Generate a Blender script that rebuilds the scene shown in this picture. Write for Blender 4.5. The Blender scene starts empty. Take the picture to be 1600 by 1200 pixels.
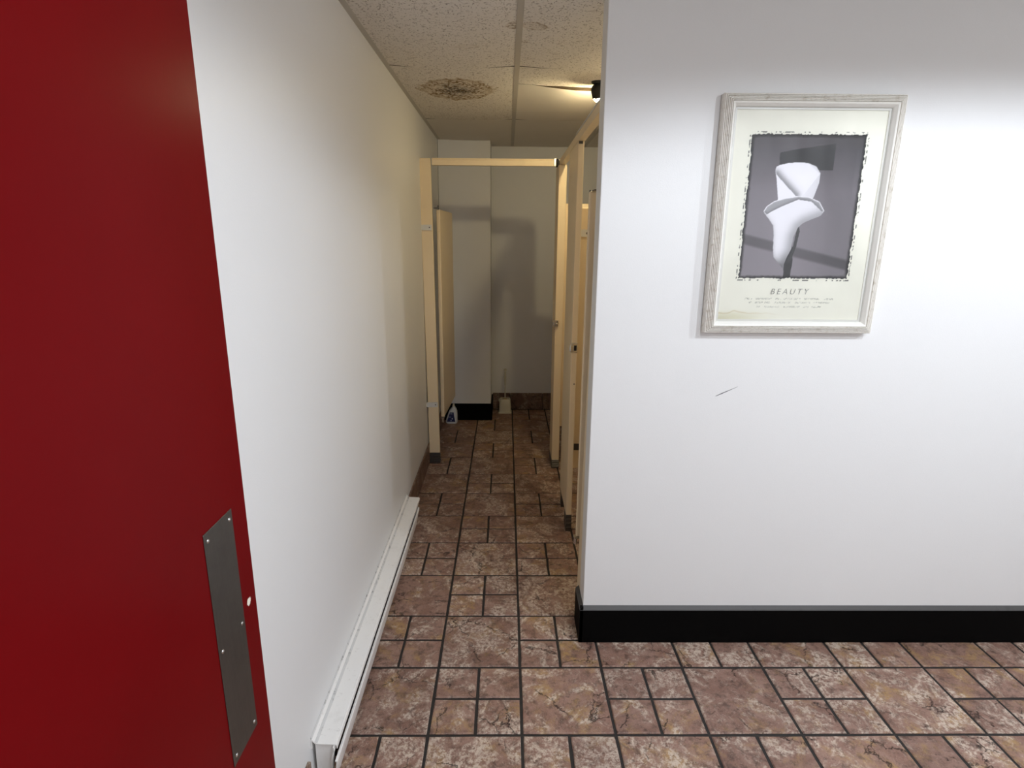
import bpy, bmesh, math, random
import numpy as np
from mathutils import Vector, Matrix
random.seed(7)
R = math.radians
SC = bpy.context.scene
COL = SC.collection

# ------------------------------------------------------------------ camera
cam_d = bpy.data.cameras.new('camera')
cam_d.sensor_fit = 'HORIZONTAL'; cam_d.sensor_width = 36.0
cam_d.lens = 904.2 / 1600 * 36.0
cam_d.clip_start = 0.02
cam = bpy.data.objects.new('camera', cam_d); COL.objects.link(cam)
pitch, yaw, roll = .248327, .01057, .0073367
fwd = Vector((math.sin(yaw) * math.cos(pitch), math.cos(yaw) * math.cos(pitch), -math.sin(pitch)))
rgt = Vector((math.cos(yaw), -math.sin(yaw), 0)); upv = rgt.cross(fwd)
r2 = rgt * math.cos(roll) + upv * math.sin(roll); u2 = -rgt * math.sin(roll) + upv * math.cos(roll)
M = Matrix((r2, u2, -fwd)).transposed().to_4x4(); M.translation = Vector((-.0574, 0, 1.5644))
cam.matrix_world = M
SC.camera = cam

# ------------------------------------------------------------------ world, lights, exposure
w = bpy.data.worlds.new('world'); SC.world = w; w.use_nodes = True
w.node_tree.nodes['Background'].inputs[0].default_value = (.05, .05, .055, 1)
w.node_tree.nodes['Background'].inputs[1].default_value = 1.0
SC.view_settings.view_transform = 'Standard'; SC.view_settings.look = 'None'
SC.view_settings.gamma = 1.0; SC.view_settings.exposure = 0.0
SC.view_settings.use_curve_mapping = False

def lamp(name, loc, power, col, radius, cone=None):
    l = bpy.data.lights.new(name, 'SPOT' if cone else 'POINT'); l.energy = power; l.color = col; l.shadow_soft_size = radius
    if cone: l.spot_size = math.radians(cone); l.spot_blend = .22
    o = bpy.data.objects.new(name, l); o.location = loc; COL.objects.link(o); return o
COOL = (.86, .93, 1.02)
lamp('unseen_downlight', (1.30, .62, 2.285), 50, COOL, .03, 167.5)     # pair of recessed downlights in the vestibule ceiling, out of frame
lamp('unseen_downlight', (2.18, .62, 2.285), 55, COOL, .03, 167.5)
lamp('unseen_downlight', (.72, .08, 2.285), 68, COOL, .10, 171)  # unseen fill light added to brighten the left wall
lamp('hall_fill', (.75, -.60, 1.95), 15, COOL, .12)  # unseen fill light added behind the camera to even out the walls
lamp('stall_lamp', (.95, 2.72, 2.17), 4.5, (1.0, .89, .68), .06)  # bulb over the nearer stall, behind the poster wall
BULB_STRENGTH = 760.0

# ------------------------------------------------------------------ helpers
def tag(o, label=None, cat=None, group=None, kind=None):
    if label: o['label'] = label
    if cat: o['category'] = cat
    if group: o['group'] = group
    if kind: o['kind'] = kind
    return o

class MB:
    def __init__(s): s.v = []; s.f = []
    def add(s, vs, fs):
        n = len(s.v); s.v += [tuple(p) for p in vs]; s.f += [tuple(i + n for i in f) for f in fs]; return s
    def box(s, x0, x1, y0, y1, z0, z1, b=0.0, seg=2):
        bm = bmesh.new(); bmesh.ops.create_cube(bm, size=1)
        for v in bm.verts:
            v.co = ((x0 + x1) / 2 + v.co.x * (x1 - x0), (y0 + y1) / 2 + v.co.y * (y1 - y0), (z0 + z1) / 2 + v.co.z * (z1 - z0))
        if b > 0:
            bmesh.ops.bevel(bm, geom=bm.edges[:], offset=b, segments=seg, affect='EDGES', profile=.5)
        bm.verts.index_update()
        s.add([v.co[:] for v in bm.verts], [[v.index for v in f.verts] for f in bm.faces]); bm.free(); return s
    def prism(s, prof, a, b, axis='Y'):
        """closed profile (2-D) swept straight along an axis"""
        def P(p, t):
            return {'Y': (p[0], t, p[1]), 'X': (t, p[0], p[1]), 'Z': (p[0], p[1], t)}[axis]
        n = len(prof)
        vs = [P(p, a) for p in prof] + [P(p, b) for p in prof]
        fs = [(i, (i + 1) % n, n + (i + 1) % n, n + i) for i in range(n)] + [tuple(range(n))[::-1], tuple(range(n, 2 * n))]
        return s.add(vs, fs)
    def lathe(s, prof, seg=24, c=(0, 0, 0), mat=None):
        vs = []; fs = []
        for r, z in prof:
            for k in range(seg):
                a = 2 * math.pi * k / seg
                p = Vector((r * math.cos(a), r * math.sin(a), z))
                if mat: p = mat @ p
                vs.append(p + Vector(c))
        for i in range(len(prof) - 1):
            for k in range(seg):
                fs.append((i * seg + k, i * seg + (k + 1) % seg, (i + 1) * seg + (k + 1) % seg, (i + 1) * seg + k))
        fs.append(tuple(range(seg))[::-1]); fs.append(tuple(range((len(prof) - 1) * seg, len(prof) * seg)))
        return s.add(vs, fs)
    def loft(s, rings):
        n = len(rings[0]); vs = [p for r in rings for p in r]; fs = []
        for i in range(len(rings) - 1):
            for k in range(n):
                fs.append((i * n + k, i * n + (k + 1) % n, (i + 1) * n + (k + 1) % n, (i + 1) * n + k))
        fs.append(tuple(range(n))[::-1]); fs.append(tuple(range((len(rings) - 1) * n, len(rings) * n)))
        return s.add(vs, fs)
    def mesh(s, name, smooth=None):
        me = bpy.data.meshes.new(name); me.from_pydata(s.v, [], s.f); me.validate()
        bm = bmesh.new(); bm.from_mesh(me); bmesh.ops.recalc_face_normals(bm, faces=bm.faces[:]); bm.to_mesh(me); bm.free()
        if smooth is not None:
            me.polygons.foreach_set('use_smooth', [True] * len(me.polygons))
            me.set_sharp_from_angle(angle=R(smooth))
        return me
    def build(s, name, m, parent=None, loc=None, smooth=None):
        me = s.mesh(name, smooth)
        if m: me.materials.append(m)
        return link(name, me, parent, loc)
def link(name, me, parent=None, loc=None):
    o = bpy.data.objects.new(name, me); COL.objects.link(o)
    if parent: o.parent = parent
    if loc is not None: o.location = loc
    return o
def empty(name, loc, label, cat, group=None):
    o = bpy.data.objects.new(name, None); o.empty_display_size = .05; COL.objects.link(o); o.location = loc
    return tag(o, label, cat, group)

# ------------------------------------------------------------------ materials
def lin(c):
    return tuple(((x / 255) / 12.92 if x / 255 <= .04045 else ((x / 255 + .055) / 1.055) ** 2.4) for x in c)
class NT:
    def __init__(s, name):
        s.m = bpy.data.materials.new(name); s.m.use_nodes = True; s.t = s.m.node_tree
        s.b = s.t.nodes['Principled BSDF']
    def n(s, typ, **kw):
        nd = s.t.nodes.new(typ)
        for k, v in kw.items():
            if k.startswith('_'): setattr(nd, k[1:], v)
            else: nd.inputs[k.replace('__', ' ')].default_value = v
        return nd
    def l(s, a, b): s.t.links.new(a, b)
    def noise(s, vec, scale, detail=4, rough=.55, dist=0.0, out='Fac'):
        nd = s.n('ShaderNodeTexNoise', Scale=scale, Detail=detail, Roughness=rough, Distortion=dist)
        if vec is not None: s.l(vec, nd.inputs['Vector'])
        return nd.outputs[out]
    def ramp(s, fac, stops):
        nd = s.n('ShaderNodeValToRGB'); e = nd.color_ramp.elements
        while len(e) < len(stops): e.new(.5)
        for k, (p, c) in enumerate(stops):
            e[k].position = p; e[k].color = (*c, 1) if len(c) == 3 else c
        s.l(fac, nd.inputs[0]); return nd.outputs[0]
    def step(s, fac, a, b):
        nd = s.n('ShaderNodeMapRange', _interpolation_type='SMOOTHSTEP'); nd.inputs[1].default_value = a; nd.inputs[2].default_value = b
        s.l(fac, nd.inputs[0]); return nd.outputs[0]
    def mix(s, fac, a, b, mode='MIX'):
        nd = s.n('ShaderNodeMix', _data_type='RGBA', _blend_type=mode)
        for sock, v in ((nd.inputs[0], fac), (nd.inputs[6], a), (nd.inputs[7], b)):
            if isinstance(v, (int, float)): sock.default_value = v
            elif isinstance(v, tuple): sock.default_value = (*v, 1) if len(v) == 3 else v
            else: s.l(v, sock)
        return nd.outputs[2]
    def math(s, op, a, b=0.0, c=0.0):
        nd = s.n('ShaderNodeMath', _operation=op)
        for k, v in enumerate((a, b, c)):
            if isinstance(v, (int, float)): nd.inputs[k].default_value = v
            else: s.l(v, nd.inputs[k])
        return nd.outputs[0]
    def obj(s): return s.n('ShaderNodeTexCoord').outputs['Object']
    def bump(s, h, strength=.3, dist=.002):
        nd = s.n('ShaderNodeBump', Strength=strength, Distance=dist); s.l(h, nd.inputs['Height']); s.l(nd.outputs[0], s.b.inputs['Normal']); return nd
    def col(s, c):
        if isinstance(c, tuple): s.b.inputs['Base Color'].default_value = (*c, 1)
        else: s.l(c, s.b.inputs['Base Color'])
        return s
    def set(s, rough=.5, metal=0.0, spec=.5):
        if isinstance(rough, (int, float)): s.b.inputs['Roughness'].default_value = rough
        else: s.l(rough, s.b.inputs['Roughness'])
        s.b.inputs['Metallic'].default_value = metal; s.b.inputs['Specular IOR Level'].default_value = spec
        return s.m

def paint(name, c, rough=.5, grime=.06, relief=.12, scale=5):
    t = NT(name); v = t.obj()
    g = t.step(t.noise(v, scale, 6, .65), .55, .8)
    dark = tuple(x * .72 for x in c)
    t.col(t.mix(t.math('MULTIPLY', g, grime * 4), c, dark))
    t.bump(t.noise(v, 260, 3, .6), relief, .001)
    return t.set(rough, 0, .4)

MAT = {}
MAT['wall'] = paint('wall_paint', (.79, .785, .775), .42, .02, .25, 2.5)
MAT['beige'] = paint('partition_enamel', (.82, .67, .45), .38, .08, .05, 9)
MAT['white_bracket'] = paint('bracket_white', (.70, .69, .66), .4, .1, .02, 30)
MAT['black_board'] = paint('black_board', (.0022, .002, .002), .7, .1, .1, 20)
MAT['black_board'].node_tree.nodes['Principled BSDF'].inputs['Specular IOR Level'].default_value = .06
MAT['board_edge'] = paint('grey_board_edge', (.075, .072, .07), .5, .3, .1, 20)  # lighter grey than the board, for its top edge
MAT['dark'] = NT('dark_void').col((.012, .011, .010)).set(.8)
MAT['grid'] = paint('grid_enamel', (.52, .485, .425), .45, .15, .02, 8)
MAT['chrome'] = NT('chrome').col((.62, .61, .59)).set(.22, 1.0)
MAT['dark_steel'] = NT('dark_steel').col((.11, .105, .10)).set(.35, .8)
MAT['plastic'] = paint('white_plastic', (.66, .62, .50), .35, .05, .0, 20)
MAT['bottle'] = paint('bottle_plastic', (.72, .74, .74), .3, .05, .0, 20)

# heater enamel with rubbed dirt
t = NT('heater_enamel'); v = t.obj()
d1 = t.step(t.noise(v, 14, 8, .7), .52, .75); d2 = t.step(t.noise(v, 70, 5, .7), .58, .72)
t.col(t.mix(t.math('MULTIPLY', d2, .35), t.mix(t.math('MULTIPLY', d1, .35), (.90, .88, .85), (.62, .59, .55)), (.33, .31, .28)))
MAT['heater'] = t.set(.38)
t = NT('heater_caulk_dirt'); v = t.obj()
t.col(t.mix(t.step(t.noise(v, 45, 6, .7), .50, .70), (.66, .65, .635), (.27, .26, .25)))
MAT['caulk'] = t.set(.7)

# slate-look floor tile: every tile has its own pattern through its object random
def slate(name, dark=1.0):
    t = NT(name); co = t.obj(); oi = t.n('ShaderNodeObjectInfo')
    off = t.n('ShaderNodeVectorMath', _operation='MULTIPLY_ADD'); cmb = t.n('ShaderNodeCombineXYZ')
    for k, m in enumerate((37.0, 91.0, 53.0)):
        t.l(t.math('MULTIPLY', oi.outputs['Random'], m), cmb.inputs[k])
    add = t.n('ShaderNodeVectorMath', _operation='ADD'); t.l(co, add.inputs[0]); t.l(cmb.outputs[0], add.inputs[1])
    v = add.outputs[0]; rnd = oi.outputs['Random']
    # second per-tile random
    r2_ = t.math('FRACT', t.math('MULTIPLY', rnd, 17.31))
    r3_ = t.math('FRACT', t.math('MULTIPLY', rnd, 41.77))
    base = t.mix(t.step(t.noise(v, 11, 7, .68), .35, .65), (.245, .136, .102), (.345, .215, .168))
    base = t.mix(t.math('MULTIPLY', t.step(t.noise(v, 34, 8, .72), .46, .66), .85), base, (.115, .068, .052))
    och = t.math('MULTIPLY', t.step(t.math('ADD', t.noise(v, 8.5, 6, .66, .5), t.math('MULTIPLY', r2_, .07)), .53, .72), t.step(t.noise(v, 55, 6, .7), .30, .62))
    base = t.mix(t.math('MULTIPLY', och, .85), base, (.42, .265, .105))
    wv = t.n('ShaderNodeVectorMath', _operation='ADD'); t.l(v, wv.inputs[0]); wv.inputs[1].default_value = (3.1, 7.7, 1.9)
    pale = t.math('MULTIPLY', t.step(t.math('ADD', t.noise(wv.outputs[0], 9, 6, .70, .8), t.math('MULTIPLY', r3_, .10)), .51, .66),
                  t.step(t.noise(wv.outputs[0], 70, 10, .80), .44, .56))
    base = t.mix(t.math('MULTIPLY', pale, .9), base, (.66, .555, .455))
    speck = t.step(t.noise(v, 230, 3, .6), .60, .68)
    base = t.mix(t.math('MULTIPLY', speck, .40), base, (.50, .41, .33))
    pits = t.step(t.noise(wv.outputs[0], 150, 6, .72), .60, .68)
    base = t.mix(t.math('MULTIPLY', pits, .75), base, (.045, .03, .024))
    # long slate rifts
    dv = t.n('ShaderNodeVectorMath', _operation='MULTIPLY_ADD')
    nc = t.n('ShaderNodeTexNoise', Scale=18.0, Detail=7.0, Roughness=.7); t.l(v, nc.inputs['Vector'])
    t.l(nc.outputs['Color'], dv.inputs[0]); dv.inputs[1].default_value = (.09, .09, .09); t.l(v, dv.inputs[2])
    vo = t.n('ShaderNodeTexVoronoi', _feature='DISTANCE_TO_EDGE', Scale=5.2); t.l(dv.outputs[0], vo.inputs['Vector'])
    keep = t.step(t.noise(wv.outputs[0], 7, 3, .6), .50, .56)
    rift = t.math('MULTIPLY', t.math('SUBTRACT', 1.0, t.step(vo.outputs['Distance'], .002, .012)), keep)
    base = t.mix(t.math('MULTIPLY', rift, .85), base, (.035, .024, .02))
    tint = t.mix(r2_, (.90, .87, .86), (1.08, 1.05, 1.03))
    base = t.mix(1.0, base, tint, 'MULTIPLY')
    if dark != 1.0: base = t.mix(1.0, base, (dark, dark * .97, dark * .92), 'MULTIPLY')
    t.col(base)
    h = t.math('ADD', t.math('MULTIPLY', t.noise(v, 22, 8, .68), 1.0), t.math('MULTIPLY', rift, -.55))
    h = t.math('ADD', h, t.math('MULTIPLY', t.noise(v, 110, 4, .6), .22))
    t.bump(h, .8, .008)
    return t.set(t.mix(t.noise(v, 40, 4), (.34, .34, .34), (.62, .62, .62)), 0, .45)
MAT['slate'] = slate('slate_tile')
MAT['slate_base'] = slate('slate_base_tile', .62)
t = NT('grout'); v = t.obj()
t.col(t.mix(t.noise(v, 60, 6, .7), (.010, .008, .007), (.034, .028, .024))); t.bump(t.noise(v, 200, 4), .5, .002)
MAT['grout'] = t.set(.75)

# acoustic tile
def acoustic(name, flecks=True, stains=()):
    t = NT(name); v = t.obj()
    c = t.mix(t.noise(v, 3, 4), (.79, .745, .675), (.85, .81, .745))
    h = t.noise(v, 160, 3, .6)
    if flecks:
        m1 = t.n('ShaderNodeMapping'); m1.inputs['Scale'].default_value = (1, .45, 1); m1.inputs['Rotation'].default_value = (0, 0, .6); t.l(v, m1.inputs[0])
        m2 = t.n('ShaderNodeMapping'); m2.inputs['Scale'].default_value = (.45, 1, 1); m2.inputs['Rotation'].default_value = (0, 0, .35); t.l(v, m2.inputs[0])
        f = t.math('MAXIMUM', t.step(t.noise(m1.outputs[0], 160, 2.5, .55), .60, .665), t.step(t.noise(m2.outputs[0], 150, 2.5, .55), .60, .665))
        c = t.mix(t.math('MULTIPLY', f, .72), c, (.26, .21, .165))
        h = t.math('SUBTRACT', h, t.math('MULTIPLY', f, 1.5))
    for (cx, cy, rx, ry, strong) in stains:
        mp = t.n('ShaderNodeMapping'); mp.inputs['Location'].default_value = (-cx / rx, -cy / ry, 0); mp.inputs['Scale'].default_value = (1 / rx, 1 / ry, 0)
        t.l(v, mp.inputs[0])
        wob = t.n('ShaderNodeTexNoise', Scale=2.2, Detail=5.0, Roughness=.65); t.l(mp.outputs[0], wob.inputs['Vector'])
        ma = t.n('ShaderNodeVectorMath', _operation='MULTIPLY_ADD'); t.l(wob.outputs['Color'], ma.inputs[0])
        ma.inputs[1].default_value = (1.15, 1.0, 0); t.l(mp.outputs[0], ma.inputs[2])
        sh = t.n('ShaderNodeVectorMath', _operation='SUBTRACT'); t.l(ma.outputs[0], sh.inputs[0]); sh.inputs[1].default_value = (.57, .50, 0)
        ln = t.n('ShaderNodeVectorMath', _operation='LENGTH'); t.l(sh.outputs[0], ln.inputs[0]); d = ln.outputs['Value']
        inside = t.math('SUBTRACT', 1.0, t.step(d, .86, 1.0))
        rim = t.math('MULTIPLY', t.step(d, .74, .93), inside)
        core = t.math('SUBTRACT', 1.0, t.step(d, .10, .66))
        dw = t.n('ShaderNodeTexNoise', Scale=40.0, Detail=4.0, Roughness=.6); t.l(v, dw.inputs['Vector'])
        dm = t.n('ShaderNodeVectorMath', _operation='MULTIPLY_ADD'); t.l(dw.outputs['Color'], dm.inputs[0]); dm.inputs[1].default_value = (.035, .035, 0); t.l(v, dm.inputs[2])
        vo = t.n('ShaderNodeTexVoronoi', _feature='DISTANCE_TO_EDGE', Scale=38.0); t.l(dm.outputs[0], vo.inputs['Vector'])
        lines = t.math('MULTIPLY', t.math('SUBTRACT', 1.0, t.step(vo.outputs['Distance'], .05, .17)), t.step(t.noise(v, 17, 4, .6), .36, .56))
        c = t.mix(t.math('MULTIPLY', inside, .22 * strong), c, (.52, .39, .18))
        c = t.mix(t.math('MULTIPLY', t.math('MULTIPLY', lines, inside), .92 * strong), c, (.20, .115, .03))
        c = t.mix(t.math('MULTIPLY', rim, .45 * strong), c, (.34, .22, .085))
        if strong > .9:
            cl = t.math('MULTIPLY', core, t.step(t.noise(v, 55, 5, .75), .43, .52))
            c = t.mix(t.math('MULTIPLY', cl, .9), c, (.045, .028, .02))
    t.col(c); t.bump(h, .5, .003)
    return t.set(.9, 0, .15)

# ------------------------------------------------------------------ room shell
LW = -.607; CEIL = 2.305; TOP = 2.46
YN = -1.25; XR = 2.9; XS = 1.75
T = .305; ROW0 = 1.540
def structure(o, label, cat): return tag(o, label, cat, kind='structure')

fl = MB().box(LW - .1, XR + .1, YN - .1, 5.4, -.12, -.004).build('floor', MAT['grout'])
structure(fl, 'brown slate look floor of large and small square tiles with dark joints', 'floor')

def tile_mesh(size, k):
    rnd = random.Random(100 + k); g = .0042; ch = .0035; hz = .0025
    g = .0052; s = size / 2 - g
    pts = []
    for (ax, ay) in ((-1, -1), (0, -1), (1, -1), (1, 0), (1, 1), (0, 1), (-1, 1), (-1, 0)):
        pts.append((ax * s + rnd.uniform(-.0011, .0011), ay * s + rnd.uniform(-.0011, .0011)))
    b = MB(); n = 8
    vs = [(x, y, -.006) for x, y in pts] + [(x, y, -hz) for x, y in pts] + [(x * (1 - ch / s), y * (1 - ch / s), rnd.uniform(-.0004, .0006)) for x, y in pts]
    fs = []
    for r in range(2):
        for i in range(n): fs.append((r * n + i, r * n + (i + 1) % n, (r + 1) * n + (i + 1) % n, (r + 1) * n + i))
    fs.append(tuple(range(16, 24)))
    me = b.add(vs, fs).mesh('tile'); me.materials.append(MAT['slate']); return me
big = [tile_mesh(T, k) for k in range(4)]; small = [tile_mesh(T / 2, 10 + k) for k in range(5)]
cells = []
for j in range(-9, 12):
    for i in range(-2, 10):
        x0, y0 = i * T, ROW0 + j * T
        large = (i + j) % 2 == 0
        subs = [(x0 + T / 2, y0 + T / 2, T)] if large else [(x0 + T * (.25 + .5 * a), y0 + T * (.25 + .5 * b_), T / 2) for a in (0, 1) for b_ in (0, 1)]
        for (x, y, sz) in subs:
            hx = sz / 2
            if x - hx < LW - .01 or x + hx > XR + .02: continue
            in_corr = x < .45 and y > 1.1
            in_vest = y < 2.1 and y > .8
            vis = (in_corr or in_vest) and x < 2.15
            d = (x + .06) ** 2 + y ** 2
            cells.append((not vis, d, x, y, sz))
cells.sort()
rest = []
for n_, (hid, d, x, y, sz) in enumerate(cells):
    if n_ < 290 and not hid:
        me = random.choice(big if sz > .2 else small)
        o = link('tile', me, fl, (x, y, random.uniform(-.0006, .0006))); o.rotation_euler.z = random.choice((0, 1, 2, 3)) * math.pi / 2
    else: rest.append((x, y, sz))
mb = MB()
for x, y, sz in rest:
    s_ = sz / 2 - .0052; c_ = s_ - .0035
    vs = [(x + a * s_, y + b_ * s_, -.006) for a, b_ in ((-1, -1), (1, -1), (1, 1), (-1, 1))] + [(x + a * s_, y + b_ * s_, -.0025) for a, b_ in ((-1, -1), (1, -1), (1, 1), (-1, 1))] + [(x + a * c_, y + b_ * c_, 0) for a, b_ in ((-1, -1), (1, -1), (1, 1), (-1, 1))]
    fs = [(r * 4 + i, r * 4 + (i + 1) % 4, (r + 1) * 4 + (i + 1) % 4, (r + 1) * 4 + i) for r in (0, 1) for i in range(4)] + [(8, 9, 10, 11)]
    mb.add(vs, fs)
tag(mb.build('outlying_tiles', MAT['slate'], fl), kind='stuff')

structure(MB().box(LW - .1, LW, YN - .1, 5.3, 0, TOP).build('wall_left', MAT['wall']), 'long white painted wall on the left running into the corridor', 'wall')
wr = MB().box(.25, XR, 1.995, 2.095, 0, TOP, .003, 2).build('wall_right', MAT['wall'])
structure(wr, 'white painted wall with the framed poster and a black baseboard', 'wall')
structure(MB().box(LW, XS + .1, 5.215, 5.3, 0, TOP).build('wall_back', MAT['wall']), 'white wall at the far end behind the toilet brush', 'wall')
structure(MB().box(LW, -.19, 4.878, 5.215, 0, TOP, .002, 1).build('wall_column', MAT['wall']), 'boxed white wall column in the far left corner with a black foot', 'wall')
structure(MB().box(XS, XS + .1, 2.095, 5.215, 0, TOP).build('wall_stall', MAT['wall']), 'white wall at the closed end of the toilet stalls', 'wall')
structure(MB().box(XR, XR + .1, YN - .1, 2.095, 0, TOP).build('wall_vestibule', MAT['wall']), 'white side wall of the vestibule to the right', 'wall')
structure(MB().box(LW - .1, XR + .1, YN - .1, YN, 0, TOP).build('wall_near', MAT['wall']), 'white wall on the near side facing the poster wall', 'wall')
# open joint in the far left corner
MB().box(LW, LW + .0022, 4.876, 4.8785, 1.80, CEIL).build('corner_crack', MAT['dark'], bpy.data.objects['wall_left'])
# scuffs on the right wall
def stroke(pts, wd, y):
    b = MB()
    for (xa, za, wa), (xb, zb, wb) in zip(pts, pts[1:]):
        dx, dz = xb - xa, zb - za; L = math.hypot(dx, dz); nx, nz = -dz / L, dx / L
        b.add([(xa + nx * wa, y, za + nz * wa), (xb + nx * wb, y, zb + nz * wb), (xb - nx * wb, y, zb - nz * wb), (xa - nx * wa, y, za - nz * wa)], [(0, 1, 2, 3)])
    return b
MAT['scuff'] = NT('scuff_grey').col((.09, .09, .095)).set(.7)
stroke([(.694, 1.017, .0007), (.715, 1.027, .0015), (.745, 1.041, .0009), (.771, 1.053, .0003)], 0, 1.9945).build('scuff_mark', MAT['scuff'], wr)

# ceiling: dark void slab, T grid, sagging mineral panels
ce = MB().box(LW - .1, XR + .1, YN - .1, 5.3, TOP, TOP + .08).build('ceiling', MAT['dark'])
structure(ce, 'suspended ceiling of stained sagging acoustic panels in a white grid', 'ceiling')
XG = [-.015 + .607 * k for k in range(0, 5)]; YG = [2.859 + 1.207 * k for k in range(-3, 2)]
def tee(x0, x1, y0, y1, along, z, name='grid_bar'):
    b = MB()
    if along == 'Y':
        c = (x0 + x1) / 2; b.prism([(x0, z), (x1, z), (x1, z + .0015), (c + .0015, z + .0015), (c + .0015, z + .035), (c - .0015, z + .035), (c - .0015, z + .0015), (x0, z + .0015)], y0, y1, 'Y')
    else:
        c = (y0 + y1) / 2; b.prism([(y0, z), (y1, z), (y1, z + .0015), (c + .0015, z + .0015), (c + .0015, z + .035), (c - .0015, z + .035), (c - .0015, z + .0015), (y0, z + .0015)], x0, x1, 'X')
    return b.build(name, MAT['grid'], ce)
for x in XG: tee(x - .012, x + .012, YN, 5.215 if x < XS else 1.995, 'Y', CEIL)
XE = [LW] + XG + [XR]; YE = [YN] + YG + [5.215]
for y in YG:
    for a, b_ in zip(XE, XE[1:]):
        if a > 1.6 and y > 2: continue
        tee(a + .012, b_ - .012, y - .010, y + .010, 'X', CEIL + .004)
# wall angle
MB().prism([(LW, CEIL), (LW + .022, CEIL), (LW + .022, CEIL + .0015), (LW + .0015, CEIL + .0015), (LW + .0015, CEIL + .022), (LW, CEIL + .022)], YN, 4.878).build('wall_angle', MAT['grid'], ce)
MB().prism([(4.878, CEIL), (4.86, CEIL), (4.86, CEIL + .0015), (4.8765, CEIL + .0015), (4.8765, CEIL + .022), (4.878, CEIL + .022)], LW + .022, -.19, 'X').build('wall_angle', MAT['grid'], ce)
MB().prism([(5.215, CEIL), (5.197, CEIL), (5.197, CEIL + .0015), (5.2135, CEIL + .0015), (5.2135, CEIL + .022), (5.215, CEIL + .022)], -.19, XS, 'X').build('wall_angle', MAT['grid'], ce)
MAT['fibre'] = paint('broken_fibre_edge', (.050, .034, .018), .95, .2, .3, 40)
MAT['acoustic'] = acoustic('acoustic_panel')
MAT['acoustic_plain'] = acoustic('acoustic_panel_worn_smooth', False)
def panel(x0, x1, y0, y1, sag, sag_v, m, near=None, far=None, base=CEIL + .002):
    """mineral panel hanging between its bars: u across, v along; near/far = edge curves y(u)"""
    cx, cy = (x0 + x1) / 2, (y0 + y1) / 2; N = 8; b = MB(); vs = []; fs = []
    for top in (0, 1):
        for j in range(N + 1):
            for i in range(N + 1):
                u = -1 + 2 * i / N; v = -1 + 2 * j / N
                ya = y0 if near is None else near(u); yb = y1 if far is None else far(u)
                x = (x0 + x1) / 2 + u * (x1 - x0) / 2; y = ya + (yb - ya) * j / N
                drop = sag(u, j / N) if callable(sag) else (1 - u * u) * (sag + sag_v * (1 - v * v))
                z = base - drop + top * .014
                vs.append((x - cx, y - cy, z))
    def q(t_, i, j): return t_ * (N + 1) ** 2 + j * (N + 1) + i
    for j in range(N):
        for i in range(N):
            fs.append((q(0, i, j), q(0, i, j + 1), q(0, i + 1, j + 1), q(0, i + 1, j)))
            fs.append((q(1, i, j), q(1, i + 1, j), q(1, i + 1, j + 1), q(1, i, j + 1)))
    for k in range(N):
        fs += [(q(0, k, 0), q(0, k + 1, 0), q(1, k + 1, 0), q(1, k, 0)), (q(0, k, N), q(1, k, N), q(1, k + 1, N), q(0, k + 1, N)),
               (q(0, 0, k), q(1, 0, k), q(1, 0, k + 1), q(0, 0, k + 1)), (q(0, N, k), q(0, N, k + 1), q(1, N, k + 1), q(1, N, k))]
    o = b.add(vs, fs).build('ceiling_panel', m, ce, (cx, cy, 0), smooth=40)
    o.data.materials.append(MAT['fibre'])
    for p in o.data.polygons:
        if abs(p.normal.z) < .5 and p.normal.y < -.4: p.material_index = 1
    return o
for r, (ya, yb) in enumerate(zip(YE, YE[1:])):
    for c, (xa, xb) in enumerate(zip(XE, XE[1:])):
        if xa > 1.7 and ya > 1.9: continue
        x0, x1, y0, y1 = xa + .006, xb - .006, ya + .007, yb - .007
        cx, cy = (x0 + x1) / 2, (y0 + y1) / 2
        if r == 4 and c == 0:
            m = acoustic('acoustic_panel_big_stain', True, [(-.315 - cx, 3.235 - cy, .195, .215, 1.0)])
            panel(x0, x1, y0, y1, .009, .010, m)
        elif r == 4 and c == 1:
            ck = lambda u: 3.165 + .055 * math.sin((u + 1) * .9) + .006 * math.sin(u * 9)
            ck2 = lambda u: ck(u) + .003
            ss = lambda q: q * q * (3 - 2 * q)
            droop = lambda u: .019 * ss(min(1, max(0, (u + .78) / .8))) * (1 - .25 * max(0, u)) + .0012 * math.sin(u * 23)
            panel(x0, x1, y0, y1, lambda u, f: (.010 * (1 - f) + .003 * f) * (1 - u * u), 0, MAT['acoustic'], far=ck)
            panel(x0, x1, y0, y1, lambda u, f: (1 - f) * droop(u) + f * .009 * (1 - u * u) + .010 * (1 - u * u) * (1 - (2 * f - 1) ** 2), 0, MAT['acoustic_plain'], near=ck2)
        elif r == 3 and c in (0, 1):
            sx = -.03 if c == 0 else .04
            m = acoustic('acoustic_panel_small_stain', True, [(sx - cx, 2.338 - cy, .05 if c else .035, .042, .62)] + ([(-.217 - cx, 2.546 - cy, .05, .03, .25)] if c == 0 else [(.005 - cx, 2.52 - cy, .022, .02, .5)]))
            panel(x0, x1, y0, y1, .014, .002, m)
        else: panel(x0, x1, y0, y1, .004, .006, MAT['acoustic'] if r < 5 else MAT['acoustic_plain'])

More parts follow.
